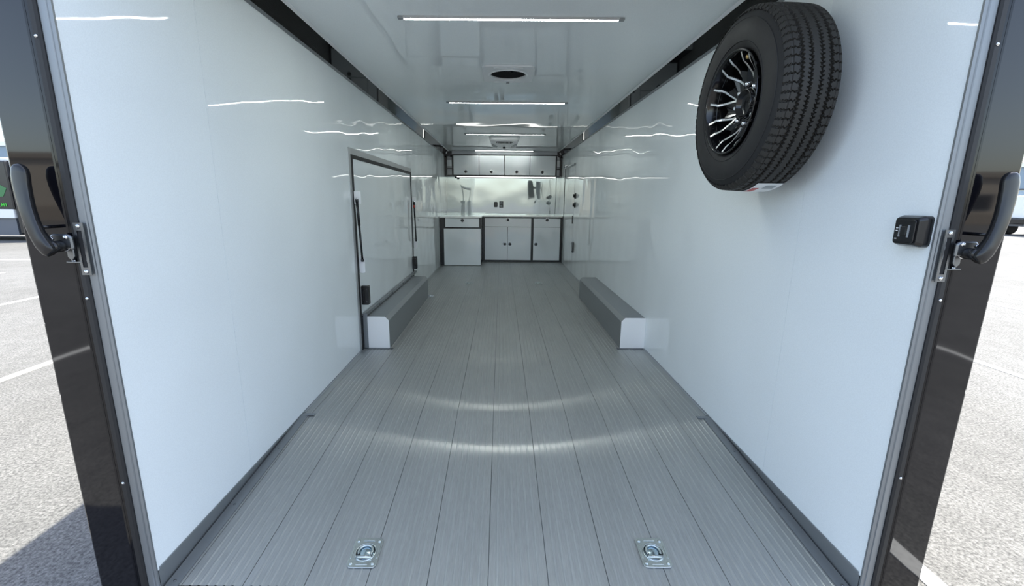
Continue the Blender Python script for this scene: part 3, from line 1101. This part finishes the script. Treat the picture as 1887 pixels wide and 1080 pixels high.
# ------------------------------------------------------------------ spare wheel
CY, CZ = 1.945, 1.674
XF = .922
XM = 1.030
sw = thing('spare_wheel', (HW, CY, CZ), 'spare wheel with black tire and silver-edged black alloy rim on the right wall', 'spare wheel')
prof = [(-.084, .196), (-.095, .203), (-.103, .214), (-.109, .235), (-.111, .262), (-.110, .288), (-.106, .310), (-.099, .330), (-.090, .344), (.0, .345),
        (.090, .344), (.099, .330), (.106, .310), (.110, .288), (.111, .262), (.109, .235), (.103, .214), (.095, .203), (.084, .196)]
ty = obj('tire', MB().lathe(prof, (XM, CY, CZ), 'x', 96, True, True), 'tire', sw)
obj('sidewall_bead', MB().torus((XM - .1085, CY, CZ), .232, .0022, 'x', 96, 6), 'tire', ty)
obj('sidewall_bead', MB().torus((XM - .1055, CY, CZ), .3115, .0022, 'x', 96, 6), 'tire', ty)


def tread_mesh():
    N, Mx = 864, 90
    W = .0995
    pitch = 2 * math.pi / 76
    vs = []
    tri = lambda u: abs((u % 1.0) * 2 - 1) * 2 - 1   # -1..1 triangle wave
    for i in range(N):
        t = 2 * math.pi * i / N
        u = t / pitch
        for j in range(Mx + 1):
            x = -W + 2 * W * j / Mx
            ax = abs(x)
            sgn = 1 if x > 0 else -1
            base = .3590 - .0040 * (x / .085) ** 2 if ax < .085 else .3550 - (ax - .085) * 1.15
            h = base
            deep = base - .0095
            zig = lambda ph: .0034 * tri(u * 2 + ph)
            if ax > .048:                                  # shoulder rib with zigzag sipes
                uu = u + (.10 * tri(ax * 70) if ax < .080 else .12 * tri(ax * 150)) + (.25 if sgn > 0 else 0)
                if (uu % 1.0) < (.13 if ax < .088 else .20):
                    h = base - .0065
                if ax > .0765 and ax < .0785:
                    h = min(h, base - .0028)
            e1 = .0505 + zig(0.0 if sgn > 0 else .5)
            if abs(ax - e1) < .0045:
                h = deep
            e2 = .0185 + zig(.25 if sgn > 0 else .75)
            if abs(ax - e2) < .0026:
                h = deep
            # notches that bite into the ribs
            if .0215 < ax < .047:
                q = (u * 2 + (.5 if sgn > 0 else 0) + (ax - .03) * 18) % 1.0
                if q < .20 and (ax > .040 or ax < .0275):
                    h = base - .0075
            if ax < .0165 and ax > .0105:
                q = (u * 2 + (.2 if sgn > 0 else .7)) % 1.0
                if q < .18:
                    h = base - .0065
            vs.append((XM + x, CY + h * math.cos(t), CZ + h * math.sin(t)))
    fs = []
    m = Mx + 1
    for i in range(N):
        i2 = (i + 1) % N
        for j in range(Mx):
            fs.append((i * m + j, i2 * m + j, i2 * m + j + 1, i * m + j + 1))
    return MB().add(vs, fs, False)


obj('tread', tread_mesh(), 'tread', sw)
# paper label stuck round the bottom of the tread
def label_strip(x0, x1, p0, p1, r):
    vs, fs = [], []
    K = 12
    for k in range(K + 1):
        t = R(p0 + (p1 - p0) * k / K)
        for x in (x0, x1):
            vs.append((x, CY + r * math.cos(t), CZ + r * math.sin(t)))
    for k in range(K):
        fs.append((2 * k, 2 * k + 1, 2 * k + 3, 2 * k + 2))
    return MB().add(vs, fs, True)


st = obj('paper_label', label_strip(1.000, 1.105, -114, -92, .3618), 'paper', sw)
obj('red_print', label_strip(1.006, 1.034, -106, -95, .3624), 'paper_red', st)
obj('grey_print', label_strip(1.046, 1.090, -111, -105, .3624), 'paper_grey', st)
# rim
rim = obj('rim_barrel', MB().lathe([(-.112, .2055), (-.116, .2035), (-.114, .1985), (-.104, .1945), (-.070, .188), (-.030, .178), (.040, .174), (.080, .185), (.095, .2045), (.100, .2045), (.090, .175), (.030, .150), (.028, .02), (.026, .0)], (XM, CY, CZ), 'x', 72, caps=False), 'rim_black', sw)
obj('step_ring', MB().torus((XM - .070, CY, CZ), .1865, .003, 'x', 72, 8), 'rim_black', rim)
D0 = XM - .108       # outer face of the rim


def pol(r, a, d):
    t = R(a)
    return Vector((D0 + d, CY + r * math.cos(t), CZ + r * math.sin(t)))


def bar(mb, pts, w, dep):
    """flat bar following pts (r, angle, depth): width w across, dep deep towards the wall"""
    P = [pol(*p) for p in pts]
    vs = []
    for i, p in enumerate(P):
        d = (P[min(i + 1, len(P) - 1)] - P[max(i - 1, 0)]).normalized()
        sd = d.cross(Vector((1, 0, 0))).normalized() * (w / 2)
        vs += [p - sd, p + sd, p + sd * 1.15 + Vector((dep, 0, 0)), p - sd * 1.15 + Vector((dep, 0, 0))]
    fs = [(3, 2, 1, 0), tuple(4 * (len(P) - 1) + k for k in range(4))]
    for i in range(len(P) - 1):
        for k in range(4):
            l = (k + 1) % 4
            fs.append((4 * i + k, 4 * i + l, 4 * i + 4 + l, 4 * i + 4 + k))
    return mb.add(vs, fs)


V0 = 19.5
for k in range(8):
    A = V0 + 45 * k
    for sg in (-1, 1):
        pts = [(.094, A + sg * .8, .076), (.118, A + sg * 4.8, .066), (.148, A + sg * 9.8, .042), (.162, A + sg * 11.0, .026), (.172, A + sg * 10.0, .018), (.2005, A + sg * 9.0, .002)]
        s_ = obj('spoke', bar(MB(), [(r_, a_, d_ + .0006) for r_, a_, d_ in pts], .0135, .022), 'rim_black', rim)
        obj('machined_edge', bar(MB(), pts, .0078, .0012), 'rim_silver', s_)
    # solid web between neighbouring V windows, holding a lug
    B = A + 22.5
    web = [(.060, B - 22.5, .079), (.094, B - 21.0, .078), (.125, B - 16.0, .064), (.148, B - 12.8, .046), (.136, B - 7, .056), (.128, B, .062), (.136, B + 7, .056), (.148, B + 12.8, .046), (.125, B + 16.0, .064), (.094, B + 21.0, .078), (.060, B + 22.5, .079)]
    vs = [pol(r_, a_, d_) for r_, a_, d_ in web] + [pol(r_, a_, d_ + .02) for r_, a_, d_ in web]
    n = len(web)
    fs = []
    for i in range(1, n - 1):
        fs += [(0, i, i + 1), (n, n + i + 1, n + i)]
    for i in range(n):
        l = (i + 1) % n
        fs.append((i, n + i, n + l, l))
    obj('web', MB().add(vs, fs), 'rim_black', rim)
    c_ = pol(.079, B, .076)
    obj('lug_nut', MB().lathe([(.006, .0125), (-.006, .0120), (-.014, .0095), (-.018, .005), (-.0185, 0)], c_, 'x', 14), 'chrome', sw)
hubc = Vector((D0, CY, CZ))
obj('hub_cap', MB().lathe([(.095, .062), (.058, .0600), (.054, .0575), (.055, .0535), (.074, .0510), (.078, .030), (.079, 0)], hubc, 'x', 48, caps=False), 'rim_black', sw)
obj('hub_ring', MB().torus(hubc + Vector((.074, 0, 0)), .0615, .0022, 'x', 48, 8), 'steel', rim)
v = pol(.176, 112, .030)
obj('valve_stem', MB().lathe([(.03, .006), (.0, .006), (-.002, .0085), (-.014, .0085), (-.016, .005)], v, 'x', 14), 'brass', sw)
obj('wall_mount', MB().box(XM + .03, HW - .001, CY - .05, CY + .05, CZ - .05, CZ + .05), 'black', sw, bevel=.004)

# ------------------------------------------------------------------ vehicles and buildings outside
def wheel_part(parent, x, y, r, w, axis='y'):
    wq = obj('wheel', MB().lathe([(-w / 2, r * .55), (-w / 2, r * .93), (-w * .4, r), (w * .4, r), (w / 2, r * .93), (w / 2, r * .55)], (x, y, GZ + r), axis, 24), 'rubber', parent)
    obj('wheel_disc', MB().lathe([(-w * .45, r * .56), (-w * .40, r * .2), (-w * .42, 0)], (x, y, GZ + r), axis, 20), 'steel', wq)


tr = thing('box_truck', (-23.6, 18, GZ), 'black box truck with green lettering parked left beyond the post', 'truck')
obj('box_body', MB().box(-27.2, -20.02, 18.0, 20.4, .72, 2.62), 'truck_black', tr, bevel=.04)
obj('side_skirt', MB().box(-27.2, -20.1, 18.02, 20.38, .34, .715), 'truck_white', tr, bevel=.02)
obj('underbody', MB().box(-27.1, -20.15, 18.1, 20.3, -.36, .335), 'grey_skirt', tr)
cab = obj('cab', MB().prism([(-20.015, -.30), (-18.15, -.30), (-18.1, .75), (-18.45, 1.05), (-19.0, 1.95), (-20.015, 2.0)], 'y', 18.05, 20.35), 'truck_black', tr, bevel=.03)
obj('cab_window', MB().prism([(-19.7, 1.05), (-18.75, 1.05), (-19.12, 1.75), (-19.7, 1.78)], 'y', 18.03, 18.055), 'window', cab)
obj('roof_fairing', MB().prism([(-20.55, 2.625), (-20.02, 2.625), (-20.02, 2.0), (-19.7, 2.02), (-19.75, 2.5), (-20.0, 2.72), (-20.3, 2.78), (-20.55, 2.72)], 'y', 18.15, 20.25), 'truck_white', tr, bevel=.03)
obj('leaf_graphic', MB().prism([(-21.1, 1.15), (-20.35, 1.22), (-20.15, 1.55), (-20.5, 1.75), (-20.95, 1.5)], 'y', 17.99, 18.001), 'green_dark', tr)
for x in (-26.0, -19.15):
    wheel_part(tr, x, 18.25, .42, .28)
    wheel_part(tr, x, 20.15, .42, .28)
# green lettering, built as strokes
GLY = {'W': [(0, 1, .22, 0), (.22, 0, .45, .7), (.45, .7, .68, 0), (.68, 0, .9, 1)], '.': [(.1, 0, .25, 0)],
       'M': [(0, 0, 0, 1), (0, 1, .4, .3), (.4, .3, .8, 1), (.8, 1, .8, 0)], 'I': [(.2, 0, .2, 1)]}
def letter(ch, x, z, h, parent):
    mb = MB()
    for a, b, c_, d_ in GLY[ch]:
        p, q = Vector((x + a * h, 17.985, z + b * h)), Vector((x + c_ * h, 17.985, z + d_ * h))
        mb.sweep([p, q], [(.018, .008), (.018, .008)], 6, (0, 1, 0), False)
    return obj('letter', mb, 'green', parent)
xx = -21.02
for ch in 'WWW.MI':
    letter(ch, xx, .82, .13, tr)
    xx += .155 if ch in 'WM' else .07

wv = thing('service_truck', (32.5, 26, GZ), 'white service truck with dark bumper parked right beyond the post', 'truck')
obj('cargo_box', MB().box(30.35, 36.2, 25.2, 27.4, .42, 1.72), 'truck_white', wv, bevel=.05)
obj('roof_box', MB().box(30.6, 35.4, 25.3, 27.3, 1.725, 2.02), 'blue_wall', wv, bevel=.04)
obj('chassis', MB().box(30.4, 36.1, 25.4, 27.2, -.05, .415), 'grey_skirt', wv)
obj('bumper', MB().box(30.1, 30.45, 25.2, 27.4, .10, .40), 'black', wv, bevel=.03)
wc = obj('cab', MB().prism([(36.21, 0.0), (38.2, 0.0), (38.3, .7), (37.7, .85), (37.2, 1.6), (36.21, 1.65)], 'y', 25.3, 27.3), 'truck_white', wv, bevel=.03)
obj('cab_window', MB().prism([(36.5, .85), (37.5, .85), (37.1, 1.45), (36.5, 1.5)], 'y', 25.28, 25.305), 'window', wc)
for x in (31.6, 37.3):
    wheel_part(wv, x, 25.5, .42, .28)
    wheel_part(wv, x, 27.1, .42, .28)


def building(x0, x1, y0, y1, h, wall, band, label, wins, face):
    r = thing('building', ((x0 + x1) / 2, (y0 + y1) / 2, GZ), label, 'building')
    obj('wall', MB().box(x0, x1, y0, y1, GZ, GZ + h), wall, r)
    obj('parapet', MB().box(x0 - .2, x1 + .2, y0 - .2, y1 + .2, GZ + h + .001, GZ + h + .5), band, r)
    obj('base_band', MB().box(x0 - .06, x1 + .06, y0 - .06, y1 + .06, GZ, GZ + .9), band, r)
    for a, w, z0, z1 in wins:
        if face == 'north':
            f = obj('window', MB().box(a, a + w, y1, y1 + .05, GZ + z0, GZ + z1), 'grey_skirt', r)
            obj('pane', MB().box(a + .12, a + w - .12, y1 + .05, y1 + .07, GZ + z0 + .12, GZ + z1 - .12), 'window', f)
        else:
            f = obj('window', MB().box(a, a + w, y0 - .05, y0, GZ + z0, GZ + z1), 'grey_skirt', r)
            obj('pane', MB().box(a + .12, a + w - .12, y0 - .07, y0 - .05, GZ + z0 + .12, GZ + z1 - .12), 'window', f)
    return r


building(-75, -34, 50, 62, 7.2, 'blue_wall', 'truck_white', 'blue-grey building far beyond the black box truck on the left', [(-70 + 6 * k, 3, 1.5, 3.6) for k in range(6)], 'south')
building(52, 100, 52, 66, 6.0, 'blue_wall', 'truck_white', 'blue-grey building far beyond the white service truck on the right', [(54 + 6 * k, 3, 1.5, 3.6) for k in range(6)], 'south')
building(-60, -9, -44, -32, 4.6, 'tan_wall', 'tan_dark', 'tan building behind the viewer, mirrored in the left black post', [(-58 + 6 * k, 3.2, 1.4, 2.9) for k in range(8)], 'north')
building(8, 64, -48, -36, 3.9, 'tan_wall', 'tan_dark', 'tan building behind the viewer, mirrored in the right black post', [(10 + 6 * k, 3.2, 1.2, 2.5) for k in range(8)], 'north')
